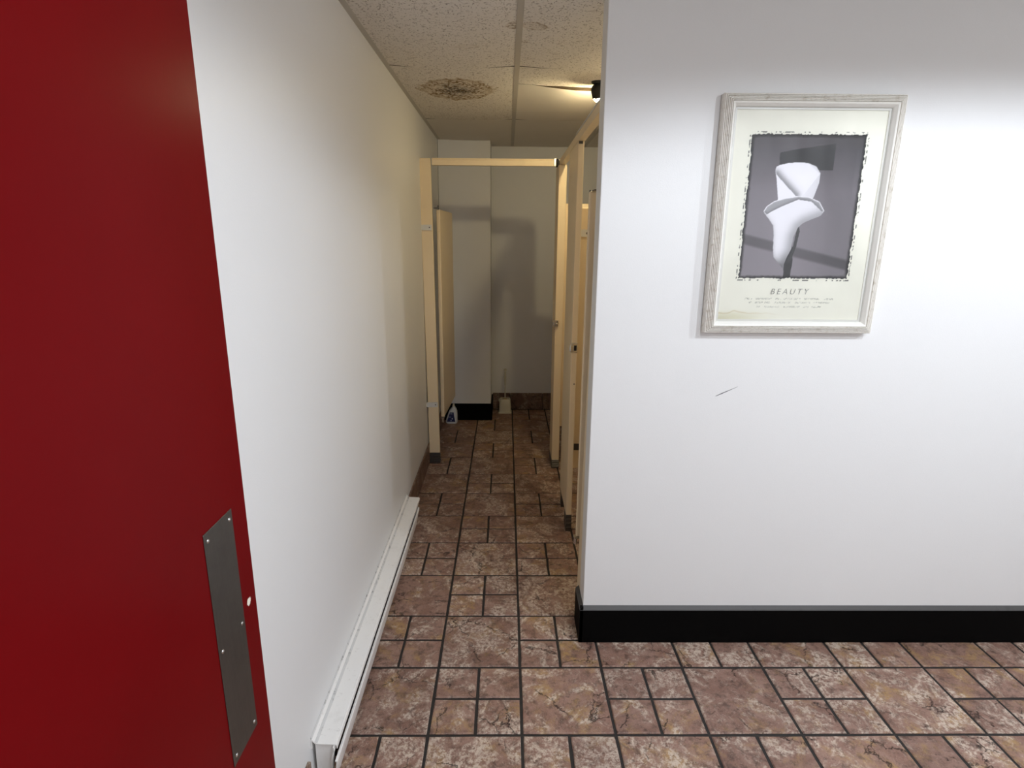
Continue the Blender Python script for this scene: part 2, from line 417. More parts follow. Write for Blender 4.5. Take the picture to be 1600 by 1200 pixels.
# baseboards
bb = MB().prism([(1.995, 0), (1.981, 0), (1.981, .146), (1.9835, .150), (1.995, .160)], .238, XR, 'X').build('baseboard_right', MAT['black_board'])
structure(bb, 'black baseboard along the foot of the poster wall', 'baseboard')
MB().prism([(.250, 0), (.236, 0), (.236, .146), (.2385, .150), (.250, .160)], 1.981, 2.13, 'Y').build('return_board', MAT['black_board'], bb)
MB().add([(.2365, 1.9805, .1462), (XR, 1.9805, .1462), (XR, 1.9832, .1503), (XR, 1.994, .1604), (.2505, 1.994, .1604), (.239, 1.9832, .1503)], [(0, 1, 2, 5), (5, 2, 3, 4)]).build('grey_top_edge', MAT['board_edge'], bb)['label'] = 'grey top edge of the board'
MB().add([(.2356, 1.9805, .1462), (.2356, 2.131, .1462), (.2383, 2.131, .1503), (.2496, 2.131, .1604), (.2496, 1.994, .1604), (.2383, 1.9832, .1503)], [(0, 1, 2, 5), (5, 2, 3, 4)]).build('grey_top_edge', MAT['board_edge'], bb)
structure(MB().prism([(4.878, 0), (4.868, 0), (4.868, .146), (4.878, .150)], LW, -.18, 'X').build('baseboard_column', MAT['black_board']), 'black board around the foot of the far wall column', 'baseboard')
MB().box(-.19, -.18, 4.868, 5.2, 0, .148).build('return_board', MAT['black_board'], bpy.data.objects['baseboard_column'])
MAT['slate_base'] and None
def base_tiles(root, segs, place):
    for a, b_ in segs: place(a + .002, b_ - .002).build('tile', MAT['slate_base'], root)
bl = MB().prism([(LW, 0), (LW + .004, 0), (LW + .004, .138), (LW, .138)], 2.96, 4.868).build('baseboard_left', MAT['grout'])
structure(bl, 'brown tile skirting along the left wall beyond the heater', 'baseboard')
ys = [2.96 + .305 * k for k in range(7)]; ys[-1] = 4.868
base_tiles(bl, list(zip(ys, ys[1:])) + [(YN, -.3), (-.3, .1), (.1, .4), (.4, .705), (.705, 1.01), (1.01, 1.315)], lambda a, b_: MB().box(LW, LW + .010, a, b_, .002, .142, .002, 1))
bk = MB().prism([(5.215, 0), (5.211, 0), (5.211, .152), (5.215, .152)], -.18, XS, 'X').build('baseboard_back', MAT['grout'])
structure(bk, 'brown tile skirting along the far wall behind the brush', 'baseboard')
xs = [-.18] + [-.02 + .305 * k for k in range(6)] + [XS]
base_tiles(bk, list(zip(xs, xs[1:])), lambda a, b_: MB().box(a, b_, 5.203, 5.215, .002, .157, .002, 1))

# ------------------------------------------------------------------ red door on the left
t = NT('red_gloss_paint'); v = t.obj()
c = t.mix(t.noise(v, 4, 5), (.105, .002, .003), (.14, .0028, .004))
dist = t.n('ShaderNodeVectorMath', _operation='DISTANCE'); mp = t.n('ShaderNodeVectorMath', _operation='MULTIPLY_ADD')
nn = t.n('ShaderNodeTexNoise', Scale=90.0, Detail=3.0); t.l(v, nn.inputs['Vector']); t.l(nn.outputs['Color'], mp.inputs[0]); mp.inputs[1].default_value = (.010, .010, .010); t.l(v, mp.inputs[2])
t.l(mp.outputs[0], dist.inputs[0]); dist.inputs[1].default_value = (-.481, .858, .975)
chip = t.math('SUBTRACT', 1.0, t.step(dist.outputs['Value'], .0055, .0075))
c = t.mix(chip, c, (.75, .68, .58)); t.col(c); t.bump(t.noise(v, 90, 4), .08, .001)
MAT['red'] = t.set(.30, 0, .04)
t = NT('brushed_plate_steel'); v = t.obj()
mp = t.n('ShaderNodeMapping'); mp.inputs['Scale'].default_value = (1, 1, .03); t.l(v, mp.inputs[0])
t.col(t.mix(t.noise(v, 30, 6, .7), (.085, .078, .070), (.15, .138, .124)))
MAT['steel'] = t.set(t.mix(t.noise(mp.outputs[0], 300, 3), (.30,) * 3, (.46,) * 3), .85)
d1 = structure(MB().box(-.531, -.486, -.03, .880, .012, 2.04, .002, 2).build('door_1', MAT['red']), 'red painted door standing open against the left wall', 'door')
pp = MB().box(-.486, -.4845, .744, .830, .746, 1.152, .0006, 1).build('push_plate', MAT['steel'], d1); pp['label'] = 'scratched grey steel push plate'
for (y, z) in ((.820, 1.138), (.820, .953), (.820, .760), (.754, .760), (.754, 1.138), (.754, .953)):
    b = MB(); Ry = Matrix.Rotation(R(90), 3, 'Y')
    b.lathe([(.0034, 0), (.0034, .0004), (.0026, .0013), (.0012, .0018)], 10, (-.4846, y, z), Ry).build('screw', MAT['chrome'], pp, smooth=30)
for z in (.25, 1.05, 1.82):
    MB().lathe([(.007, -.05), (.007, .05)], 12, (-.545, -.036, z)).box(-.607, -.545, -.038, -.034, z - .05, z + .05).build('hinge', MAT['dark_steel'], d1)

# ------------------------------------------------------------------ baseboard heater
hr = empty('baseboard_heater', (LW, 2.1, 0), 'long low white baseboard heater with a scuffed dirty top against the left wall', 'heater')
def hp(b, name, m, smooth=None):
    b.v = [(x - LW, y - 2.1, z) for x, y, z in b.v]; return b.build(name, m, hr, smooth=smooth)
# hood: back flange, cove, flat top, turned lip
hp(MB().prism([(-.6065, .150), (-.6065, .180), (-.6035, .181), (-.600, .178), (-.596, .172), (-.5905, .1685), (-.584, .1675), (-.537, .1655), (-.5335, .1635), (-.5325, .160),
               (-.5325, .151), (-.5345, .151), (-.5345, .1585), (-.537, .1625), (-.584, .1645), (-.593, .1655), (-.600, .1735), (-.6035, .175), (-.6035, .150)], 1.345, 2.955), 'hood', MAT['heater'], 25)
# front panel, sloping in towards the floor, and its return lip
hp(MB().prism([(-.5330, .134), (-.5285, .1335), (-.5265, .130), (-.5290, .110), (-.546, .030), (-.551, .022), (-.556, .022), (-.556, .026), (-.552, .027), (-.549, .032), (-.5315, .112), (-.5295, .129), (-.5325, .131)], 1.320, 2.86), 'front_panel', MAT['heater'], 25)
hp(MB().prism([(-.5335, .1335), (-.5265, .1305), (-.5300, .112), (-.545, .034), (-.552, .024), (-.560, .04), (-.545, .125)], 2.86, 2.895).prism([(-.5335, .130), (-.530, .122), (-.547, .040), (-.556, .035), (-.545, .122)], 2.895, 2.912), 'panel_end', MAT['heater'], 25)
hp(MB().box(-.6035, -.6015, 1.38, 2.95, .015, .155), 'back_plate', MAT['heater'])
hp(MB().prism([(-.597, .0), (-.597, .162), (-.5405, .162), (-.5385, .150), (-.545, .128), (-.552, .05), (-.556, .0)], 1.352, 1.356).prism([(-.5405, .1615), (-.5385, .150), (-.545, .128), (-.552, .05), (-.554, .05), (-.548, .128), (-.542, .15), (-.543, .1615)], 1.338, 1.352), 'end_cap', MAT['heater'])
hp(MB().prism([(-.600, .0), (-.600, .160), (-.5385, .160), (-.5385, .150), (-.545, .128), (-.552, .05), (-.556, .0)], 2.935, 2.941), 'end_cap', MAT['heater'])
# finned element inside
b = MB()
for k in range(76): b.box(-.595, -.560, 1.40 + k * .02, 1.4012 + k * .02, .045, .115)
b.box(-.582, -.573, 1.37, 2.94, .073, .082)
hp(b, 'finned_element', MAT['dark_steel'])
hp(MB().prism([(-.6068, .1795), (-.6068, .186), (-.6055, .186), (-.6030, .1815), (-.6035, .1795)], 1.347, 2.953), 'caulk_line', MAT['caulk'])['label'] = 'line of grey dirt where the heater meets the wall'
hp(MB().prism([(-.5960, .1722), (-.5948, .1724), (-.5880, .1686), (-.5890, .1674)], 1.347, 2.95), 'dirt_line', MAT['caulk'])

# ------------------------------------------------------------------ toilet partitions
def rel(b, o):
    L = o.location; b.v = [(x - L[0], y - L[1], z - L[2]) for x, y, z in b.v]; return b
def screw_head(o, x, y, z, axis, r=.004):
    m = {'-Y': Matrix.Rotation(R(90), 3, 'X'), '-X': Matrix.Rotation(R(-90), 3, 'Y')}[axis]
    return rel(MB().lathe([(r, 0), (r * .95, .0012), (r * .5, .0022)], 10, (x, y, z), m), o)
def shoe(o, x0, x1, y0, y1, h):
    b = MB().box(x0 - .003, x1 + .003, y0 - .003, y1 + .003, 0, h, .002, 1)
    for k in range(1, 4):
        z = h * k / 4; b.box(x0 - .005, x1 + .005, y0 - .005, y1 + .005, z - .003, z + .003, .002, 1)
    return rel(b, o).build('shoe', MAT['dark_steel'], o)

# left pilaster of the end stall, leaning a little
pl = empty('stall_pilaster', (-.560, 3.878, 0), 'narrow leaning beige pilaster screwed to the left wall with white brackets', 'partition post')
rel(MB().box(-.597, -.523, 3.865, 3.890, .078, 2.042, .004, 2), pl).build('post', MAT['beige'], pl)
shoe(pl, -.595, -.526, 3.866, 3.889, .078)
for z in (1.622, .435):
    br = rel(MB().prism([(LW + .047 + .0, 3.857), (-.529, 3.857), (-.529, 3.8645), (-.6065, 3.8645), (-.6065, 3.857)], z - .017, z + .017, 'Z'), pl).build('wall_bracket', MAT['white_bracket'], pl)
    br['label'] = 'white angle bracket'
    screw_head(pl, -.543, 3.857, z, '-Y', .004).build('screw', MAT['dark_steel'], br)
pl.rotation_euler.y = R(-.42)

# corner post P3, brightly lit
p3 = empty('stall_pilaster', (.288, 3.80, 0), 'beige pilaster with brightly lit near edge and chrome keeper at the end stall corner', 'partition post')
rel(MB().box(.262, .313, 3.778, 3.985, .062, 1.999, .004, 2), p3).build('post', MAT['beige'], p3)
shoe(p3, .265, .310, 3.780, 3.98, .062)
kp = rel(MB().box(.253, .283, 3.766, 3.778, .998, 1.040, .003, 2).box(.246, .262, 3.752, 3.774, 1.006, 1.030, .004, 2), p3).build('latch_keeper', MAT['chrome'], p3)
screw_head(p3, .276, 3.766, 1.031, '-Y', .004).build('screw', MAT['dark_steel'], kp)
rel(MB().lathe([(.010, 0), (.011, .006), (.008, .014), (.003, .017)], 14, (.270, 3.766, 1.016), Matrix.Rotation(R(90), 3, 'X')), p3).build('knob', MAT['chrome'], kp, smooth=40)

# wide pilaster P2 between the two side stalls
p2 = empty('stall_pilaster', (.2875, 3.06, 0), 'wide beige pilaster facing the corridor midway along the side stalls', 'partition post')
rel(MB().box(.272, .302, 2.88, 3.25, .098, 2.0, .004, 2), p2).build('post', MAT['beige'], p2)
shoe(p2, .275, .300, 2.884, 2.965, .098)
rel(MB().box(.275, .300, 3.18, 3.246, 0, .098), p2).build('shoe', MAT['dark_steel'], p2)
kp = rel(MB().box(.268, .302, 2.872, 2.880, 1.000, 1.050, .002, 1).box(.262, .284, 2.858, 2.876, 1.008, 1.040, .004, 2), p2).build('latch_keeper', MAT['chrome'], p2)
rel(MB().box(.2845, .297, 2.868, 2.874, 1.012, 1.037), p2).build('keeper_slot', MAT['dark'], kp)
screw_head(p2, .292, 2.880, .835, '-Y', .0035).build('screw', MAT['dark_steel'], p2)

# narrow pilaster P1 against the end of the poster wall
p1 = empty('stall_pilaster', (.265, 2.15, 0), 'narrow beige pilaster against the end of the white poster wall', 'partition post')
rel(MB().box(.251, .279, 2.096, 2.205, .0, 2.0, .003, 2), p1).build('post', MAT['beige'], p1)
for z in (1.62, .435):
    rel(MB().box(.2795, .283, 2.10, 2.16, z - .016, z + .016), p1).build('wall_bracket', MAT['white_bracket'], p1)
screw_head(p1, .251, 2.118, .525, '-X', .004).build('screw', MAT['dark_steel'], p1)
screw_head(p1, .251, 2.118, .505, '-X', .004).build('screw', MAT['dark_steel'], p1)

p1.rotation_euler.y = R(.6)

# head rails
h1 = empty('head_rail', (-.14, 3.88, 2.0), 'beige overhead rail across the front of the end stall', 'rail')
rel(MB().prism([(3.862, 2.000), (3.862, 2.030), (3.868, 2.043), (3.892, 2.043), (3.894, 2.0)], -.530, .236, 'X'), h1).build('rail', MAT['beige'], h1)
rel(MB().box(.236, .252, 3.858, 3.896, 1.998, 2.046, .002, 1), h1).build('end_fitting', MAT['chrome'], h1)
rel(MB().box(.252, .262, 3.860, 3.894, 1.996, 2.044), h1).build('end_plug', MAT['dark'], h1)
h2 = empty('head_rail', (.288, 2.97, 2.0), 'beige overhead rail running along the corridor above the side stalls', 'rail')
rel(MB().prism([(.271, 2.000), (.271, 2.036), (.275, 2.041), (.300, 2.041), (.304, 2.036), (.304, 2.0)], 2.096, 3.845), h2).build('rail', MAT['beige'], h2)
rel(MB().prism([(.2695, 2.0385), (.2695, 2.0435), (.2735, 2.0435), (.2735, 2.0385)], 2.1, 2.96), h2).build('edge_glint', MAT['white_bracket'], h2)  # white strip stands in for the bright lit line along the rail
rel(MB().box(.264, .311, 3.845, 3.880, 2.001, 2.043, .003, 1), h2).build('end_fitting', MAT['dark_steel'], h2)
rel(MB().box(.276, .294, 2.874, 2.880, 1.988, 1.999), p2).build('bolt', MAT['dark_steel'], p2)

# doors, swung inward
def stall_door(loc, width, ang, label, z0, z1, shut_side, arm=(-.020, .006, -.056, .010), pin=.022):
    o = empty('stall_door', loc, label, 'door'); o.rotation_euler.z = ang
    MB().box(-.0125, .0125, 0, width, z0, z1, .005, 2).build('leaf', MAT['beige'], o)
    hb = MB().lathe([(.009, z0 - .038), (.009, z0 - .004)], 12).box(-.012, .012, -.010, .036, z0 - .012, z0 - .001, .002, 1).build('hinge', MAT['chrome'], o)
    MB().lathe([(.004, z1 - .004), (.004, z1 + pin), (.002, z1 + pin + .004)], 10, (0, .004, 0)).box(*arm, z1 - .001 if pin < .01 else z1 + .004, z1 + .003 if pin < .01 else z1 + .010).build('hinge', MAT['dark_steel'], o)
    MB().box(.0125 * shut_side, .0125 * shut_side + .009 * shut_side, width - .055, width - .012, .995, 1.045).build('latch', MAT['dark_steel'], o) if shut_side > 0 else \
        MB().box(-.0215, -.0125, width - .055, width - .012, .995, 1.045).build('latch', MAT['dark_steel'], o)
    return o
stall_door((-.507, 3.945, 0), .56, R(-3.0), 'beige stall door swung inward along the left wall of the end stall', .32, 1.737, -1)
d2 = stall_door((.2500, 2.290, 0), .60, R(-90), 'beige stall door edge showing beside the end of the poster wall', .303, 1.733, 1, (.0125, .068, .010, .024), .001)
d2.rotation_euler = (R(0), R(.55), R(-90))

# divider panels
def divider(y, x0, x1, z0, z1, label, brackets=True):
    o = empty('partition_panel', ((x0 + x1) / 2, y, z0), label, 'partition')
    rel(MB().box(x0, x1, y - .0125, y + .0125, z0, z1, .004, 2), o).build('panel', MAT['beige'], o)
    for z in (z1 - .125, z0 + .13) if brackets else ():
        br = rel(MB().prism([(x0, y - .020), (x0 + .062, y - .020), (x0 + .062, y - .0128), (x0, y - .0128)], z - .018, z + .018, 'Z'), o).build('bracket', MAT['white_bracket'] if z > 1 else MAT['dark_steel'], o)
        br['label'] = 'white bracket' if z > 1 else 'dull steel bracket'
        screw_head(o, x0 + .050, y - .020, z, '-Y', .006).build('screw', MAT['dark_steel'], br)
    return o
divider(3.066, .303, XS, .300, 1.712, 'beige divider panel behind the wide pilaster, seen through the nearer stall opening')
divider(3.815, .314, XS, .300, 1.772, 'sunny beige divider panel beside the brightly lit pilaster edge', False)

# ------------------------------------------------------------------ ceiling lamp over the stalls
LX, LY, LZ = .388, 3.10, 2.250
TILT = Vector((-.22, -.38, .90)).to_track_quat('Z', 'Y').to_matrix()
lp = empty('ceiling_lamp', (LX, LY, LZ), 'small glowing white bulb on the ceiling beside the poster wall edge', 'lamp')
t = NT('glowing_bulb'); t.b.inputs['Emission Color'].default_value = (1.0, .82, .47, 1); t.b.inputs['Emission Strength'].default_value = BULB_STRENGTH; t.col((.9, .9, .88))
MAT['bulb'] = t.set(.3)
rel(MB().lathe([(.004, -.036), (.016, -.033), (.025, -.022), (.0285, -.006), (.026, .010), (.019, .024), (.014, .034)], 20, (LX, LY, LZ), TILT), lp).build('bulb', MAT['bulb'], lp, smooth=60)
rel(MB().lathe([(.0280, -.015), (.0300, -.015), (.0335, .020), (.028, .034), (.020, .042), (.001, .044), (.001, .040), (.018, .037), (.0265, .031), (.0315, .018)], 24, (LX, LY, LZ), TILT), lp).build('shade', MAT['dark'], lp, smooth=40)['label'] = 'dark cup behind the bulb'
q_ = Vector((LX, LY, LZ)) + TILT @ Vector((0, 0, .036))
rel(MB().lathe([(.006, .0), (.006, CEIL - .004 - q_.z)], 12, q_).lathe([(.026, CEIL - .012 - q_.z), (.030, CEIL - .006 - q_.z), (.030, CEIL - q_.z)], 18, q_), lp).build('stem', MAT['dark'], lp, smooth=40)

# ------------------------------------------------------------------ toilet brush, holder, cleaner
bh = empty('brush_holder', (-.066, 5.115, 0), 'cream plastic toilet brush caddy standing by the far wall', 'holder')
def rr(hx, hy, z, r, dx=0, dy=0, n=5):
    pts = []
    for cx, cy, a0 in ((hx - r, hy - r, 0), (-hx + r, hy - r, 90), (-hx + r, -hy + r, 180), (hx - r, -hy + r, 270)):
        for k in range(n): a = R(a0 + 90 * k / (n - 1)); pts.append((cx + r * math.cos(a) + dx, cy + r * math.sin(a) + dy, z))
    return pts
MB().loft([rr(.062, .052, 0, .014), rr(.062, .052, .008, .014), rr(.055, .046, .013, .014), rr(.053, .045, .08, .016), rr(.050, .043, .118, .02), rr(.046, .040, .130, .022),
           rr(.040, .034, .130, .02), rr(.044, .038, .10, .02), rr(.046, .040, .03, .016)]).build('cup', MAT['plastic'], bh, smooth=40)
MB().prism([(-.060, .116), (-.044, .130), (-.034, .131), (-.044, .092)], -.024, .024).build('pour_lip', MAT['plastic'], bh, smooth=30)
MB().box(-.008, .028, -.0545, -.0445, -.0 + .010, .012).build('foot_tab', MAT['plastic'], bh)
tb = empty('toilet_brush', (-.066, 5.115, .03), 'cream toilet brush with a long thin handle standing in its caddy', 'brush')
MB().lathe([(.005, .07), (.005, .22), (.0085, .235), (.0095, .30), (.0085, .345), (.006, .352), (.006, .362), (.013, .366), (.013, .376), (.006, .379)], 14).build('handle', MAT['plastic'], tb, smooth=35)
MB().lathe([(.012, .0), (.026, .012), (.030, .045), (.024, .072), (.006, .082)], 18).build('bristle_head', MAT['plastic'], tb, smooth=40)
MB().lathe([(.016, .094), (.021, .097), (.018, .103), (.006, .106)], 16).build('collar', paint('brush_collar', (.42, .32, .17), .5), tb, smooth=40)

bo = empty('cleaner_bottle', (-.528, 4.79, 0), 'white toilet cleaner bottle with slanted shoulder and dark blue label', 'bottle')
def prof(z):
    """left and right outline of the flat bottle"""
    P = [(0, -.042, .044), (.006, -.049, .050), (.016, -.050, .052), (.035, -.046, .052), (.065, -.036, .052), (.095, -.026, .051), (.112, -.018, .049), (.128, -.008, .044), (.140, .004, .037), (.150, .010, .030), (.166, .013, .027), (.171, .014, .026)]
    for (za, la, ra), (zb, lb, rb) in zip(P, P[1:]):
        if za <= z <= zb: f = (z - za) / (zb - za); return la + (lb - la) * f, ra + (rb - ra) * f
    return P[-1][1:]
def brings(zs, grow=0.0, dep=.027, x_in=0):
    rings = []
    for z in zs:
        l, r = prof(z); l += x_in; r -= x_in; hx = (r - l) / 2 + grow; hy = dep * min(1, .45 + .55 * hx / .05) + grow
        rings.append([(p[0] + (l + r) / 2, p[1], z) for p in rr(hx, hy, z, min(hx, hy) * .75)])
    return rings
MB().loft(brings([0, .003, .006, .016, .035, .05, .065, .08, .095, .112, .12, .128, .134, .140, .145, .150])).build('body', MAT['bottle'], bo, smooth=50)
MB().loft(brings([.150, .156, .162, .168, .171], .001)).build('cap', paint('bottle_cap', (.66, .62, .50), .4), bo, smooth=40)
MAT['label'] = paint('label_navy', (.012, .016, .085), .4, .05, 0, 20)
b = MB(); lz = [.018, .035, .055, .075, .095, .108]
LB = [(-.036, .034), (-.034, .031), (-.026, .027), (-.019, .024), (-.012, .022), (-.006, .021)]
vs = []; 
for z, (a, c_) in zip(lz, LB): vs += [(a, -.0285 + (.004 if z > .09 else 0) + (.003 if z > .1 else 0), z), (c_, -.0285 + (.004 if z > .09 else 0) + (.003 if z > .1 else 0), z)]
vs += [(x, y + .0045, z) for x, y, z in vs]
n = 12; fs = []
for k in range(5):
    fs += [(2 * k, 2 * k + 1, 2 * k + 3, 2 * k + 2), (n + 2 * k, n + 2 * k + 2, n + 2 * k + 3, n + 2 * k + 1), (2 * k, 2 * k + 2, n + 2 * k + 2, n + 2 * k), (2 * k + 1, n + 2 * k + 1, n + 2 * k + 3, 2 * k + 3)]
fs += [(0, n, n + 1, 1), (10, 11, n + 11, n + 10)]
lb = b.add(vs, fs).build('label', MAT['label'], bo); lb['label'] = 'dark blue printed label'
MAT['labelprint'] = paint('label_print', (.42, .45, .60), .5)
MB().box(-.008, .010, -.0262, -.0240, .078, .091).box(-.020, -.004, -.0290, -.0283, .058, .064).box(.004, .014, -.0290, -.0283, .040, .052).box(-.006, .002, -.0290, -.0283, .024, .034).build('label_print', MAT['labelprint'], lb)

# ------------------------------------------------------------------ framed poster
FX0, FX1, FZ0, FZ1 = .620, 1.194, 1.252, 2.006
fp = empty('framed_poster', ((FX0 + FX1) / 2, 1.995, FZ0), 'framed calla lily print lettered BEAUTY in a whitewashed ribbed frame on the white wall', 'picture')
t = NT('whitewashed_wood'); v = t.obj()
t.col(t.mix(t.step(t.noise(v, 60, 6, .7), .5, .72), (.82, .785, .72), (.58, .52, .43))); t.bump(t.noise(v, 150, 4), .2, .001)
MAT['frame'] = t.set(.5)
MAT['frame_lip'] = paint('frame_lip_white', (.80, .78, .72), .35, .04, .03, 30)
def moulding(side, prof, name, m):
    """profile (inset u, distance d off the wall) swept along one side with mitred ends"""
    n = len(prof); ends = []
    for e in (0, 1):
        ring = []
        for u, d in prof:
            xa, xb, za, zb = FX0 + u, FX1 - u, FZ0 + u, FZ1 - u
            p = {'L': ((xa, za), (xa, zb)), 'R': ((xb, za), (xb, zb)), 'B': ((xa, za), (xb, za)), 'T': ((xa, zb), (xb, zb))}[side][e]
            ring.append((p[0], 1.995 - d, p[1]))
        ends.append(ring)
    return rel(MB().loft(ends), fp).build(name, m, fp)
ribs = [(0, .004), (0, .030)]
for k in range(5):
    u = .0015 + k * .0046
    ribs += [(u, .0325 + .0022 * k), (u + .0010, .0372 + .0022 * k), (u + .0028, .0375 + .0022 * k), (u + .0038, .0325 + .0022 * k)]
ribs += [(.0245, .046), (.0245, .004)]
lip = [(.0245, .004), (.0245, .044), (.0265, .046), (.031, .044), (.038, .034), (.0395, .030), (.0395, .026), (.046, .026), (.046, .004)]
for s in 'LRTB':
    m_ = moulding(s, ribs, 'moulding', MAT['frame'])
    moulding(s, lip, 'inner_lip', MAT['frame_lip'])['label'] = 'smooth white inner lip'
# the print: one flat sheet with its picture as colours per point
PX0, PX1, PZ0, PZ1 = FX0 + .038, FX1 - .038, FZ0 + .038, FZ1 - .038; PY = 1.973
step_ = .0018; nx = int((PX1 - PX0) / step_); nz = int((PZ1 - PZ0) / step_)
X, Z = np.meshgrid(np.linspace(PX0, PX1, nx), np.linspace(PZ0, PZ1, nz))
rg = np.random.RandomState(3)
def vnoise(scale, octs=4):
    out = np.zeros_like(X); amp = 1.0; tot = 0
    for o_ in range(octs):
        gx = (X - PX0) * scale * 2 ** o_; gz = (Z - PZ0) * scale * 2 ** o_
        g = rg.rand(int(gz.max()) + 3, int(gx.max()) + 3); ix = gx.astype(int); iz = gz.astype(int); fx = gx - ix; fz = gz - iz
        fx = fx * fx * (3 - 2 * fx); fz = fz * fz * (3 - 2 * fz)
        out += amp * ((g[iz, ix] * (1 - fx) + g[iz, ix + 1] * fx) * (1 - fz) + (g[iz + 1, ix] * (1 - fx) + g[iz + 1, ix + 1] * fx) * fz); tot += amp; amp *= .55
    return out / tot
def inpoly(poly):
    ins = np.zeros(X.shape, bool); n_ = len(poly)
    for k in range(n_):
        (xa, za), (xb, zb) = poly[k], poly[(k + 1) % n_]
        cond = ((za > Z) != (zb > Z)) & (X < (xb - xa) * (Z - za) / ((zb - za) if zb != za else 1e-9) + xa); ins ^= cond
    return ins
def sstep(a, b_, x): q = np.clip((x - a) / (b_ - a), 0, 1); return q * q * (3 - 2 * q)
def seg(a, b_):
    ax, az = a; bx, bz = b_; tt = np.clip(((X - ax) * (bx - ax) + (Z - az) * (bz - az)) / ((bx - ax) ** 2 + (bz - az) ** 2), 0, 1)
    return np.hypot(X - ax - tt * (bx - ax), Z - az - tt * (bz - az))
def polyd(pts): return np.min([seg(a, b_) for a, b_ in zip(pts, pts[1:])], axis=0)
n1, n2, n3 = vnoise(8), vnoise(60, 3), vnoise(150, 2)
C = np.zeros(X.shape + (3,)); C[:] = (246, 243, 228)
C += ((n1 - .5) * 14)[..., None]
st = sstep(.036, .0, Z - PZ0 - .028 * (n1 - .2)) * sstep(.24, .0, X - PX0)
C = C * (1 - .10 * st[..., None]) - np.array((0, 4, 26)) * st[..., None] * .7
ringd = np.abs(Z - PZ0 - .030 - .05 * (n1 - .5)); C -= (np.array((24, 34, 50)) * (sstep(.004, .0, ringd) * sstep(.26, .05, X - PX0))[..., None]) * .7
IX0, IX1, IZ0, IZ1 = .723, 1.091, 1.436, 1.889
jag = (n2 - .5) * .006 + (n3 - .5) * .005
dE = np.minimum(np.minimum(X - IX0, IX1 - X), np.minimum(Z - IZ0, IZ1 - Z))
img = dE + jag > 0
f = (Z - IZ0) / (IZ1 - IZ0)
g = np.where(f > .62, 134 - (f - .62) / .38 * 50, 134 + (.62 - f) * 20) + 6 * sstep(.0, .2, X - IX0)
g = g - 22 * sstep(.35, 1.0, (X - IX0) / .368) * (f > 0)
band = np.abs(Z - (1.563 - .233 * (X - .733)) + .0) ; g = g - 42 * sstep(.022, .010, band)
P = np.stack([g * 1.0, g * .95, g * .985], -1)
def fill(mask, val):
    val = np.broadcast_to(np.asarray(val, float), X.shape); P[mask] = np.stack([val, val * .985, val * 1.0], -1)[mask]
fill(inpoly([(.8186, 1.834), (.875, 1.845), (.995, 1.862), (.995, 1.78), (.82, 1.78)]), 62 + 40 * (X - .82))
# rear flower
fill(inpoly([(.8087, 1.781), (.8116, 1.7907), (.8233, 1.7965), (.8493, 1.8025), (.8799, 1.8047), (.912, 1.803), (.940, 1.793), (.956, 1.772), (.955, 1.74), (.945, 1.70), (.93, 1.66), (.84, 1.66), (.8281, 1.6889), (.8163, 1.7518)]), 232 - 260 * np.clip(X - .88, 0, .2) + 14)
dfold = seg((.8144, 1.7674), (.8827, 1.7032)); side_ = (Z - 1.7674) + (X - .8144) * .94
P[...] = np.where((inpoly([(.8087, 1.781), (.8116, 1.7907), (.8233, 1.7965), (.8493, 1.8025), (.912, 1.803), (.955, 1.77), (.9, 1.69), (.8827, 1.7032), (.8144, 1.7674)]))[..., None], (245 - 95 * np.exp(-(dfold / .014) ** 2))[..., None] * np.array((1, .985, 1.0)), P)
# front flower
rim = [(.7861, 1.6547), (.7928, 1.6688), (.8161, 1.6849), (.8524, 1.6951), (.8934, 1.7013), (.930, 1.699), (.966, 1.684), (.985, 1.655)]
left = [(.7868, 1.6487), (.8062, 1.6268), (.821, 1.6087), (.8262, 1.5823), (.8302, 1.5309), (.8353, 1.5061), (.8523, 1.4895), (.8699, 1.4687)]
right = [(.975, 1.640), (.945, 1.628), (.922, 1.618), (.9048, 1.6033), (.8932, 1.5725), (.8899, 1.5314), (.8789, 1.5043), (.8722, 1.4812)]
fill(inpoly([(.8703, 1.515), (.8952, 1.5406), (.90, 1.49), (.8967, 1.437), (.8751, 1.437)]), 58)
fill(inpoly([(.9048, 1.6133), (.898, 1.57), (.895, 1.53), (.884, 1.50), (.880, 1.49), (.893, 1.49), (.906, 1.54), (.912, 1.59)]), 70)
dL, dR, dRim = polyd(left), polyd(right), polyd(rim)
body = 242 - 62 * np.exp(-(dR / .022) ** 2) - 22 * np.exp(-(dL / .007) ** 2) - 45 * sstep(1.53, 1.47, Z)
fill(inpoly(rim + right + left[::-1]), body)
low = [(.7889, 1.650), (.7959, 1.6428), (.8152, 1.655), (.8452, 1.6692), (.8944, 1.6904), (.940, 1.684), (.975, 1.655)]
inner = inpoly(rim + low[::-1]); fill(inner, 168 - 30 * np.exp(-(polyd(low) / .006) ** 2) + 62 * np.exp(-(dRim / .0035) ** 2))
fill(inpoly(rim + right + left[::-1]) & (dRim < .0022), 244)
fill((inpoly([(.80, 1.70), (.87, 1.71), (.95, 1.705), (.99, 1.65), (.78, 1.65)])) & False, 0)
P *= (1 - .80 * sstep(.013, .0, dE + jag * .6))[..., None]
C = np.where(img[..., None], P, C)
fr = (dE > -.0075) & (dE < -.0038) & (n3 > .60) & ~img; C[fr] *= .42
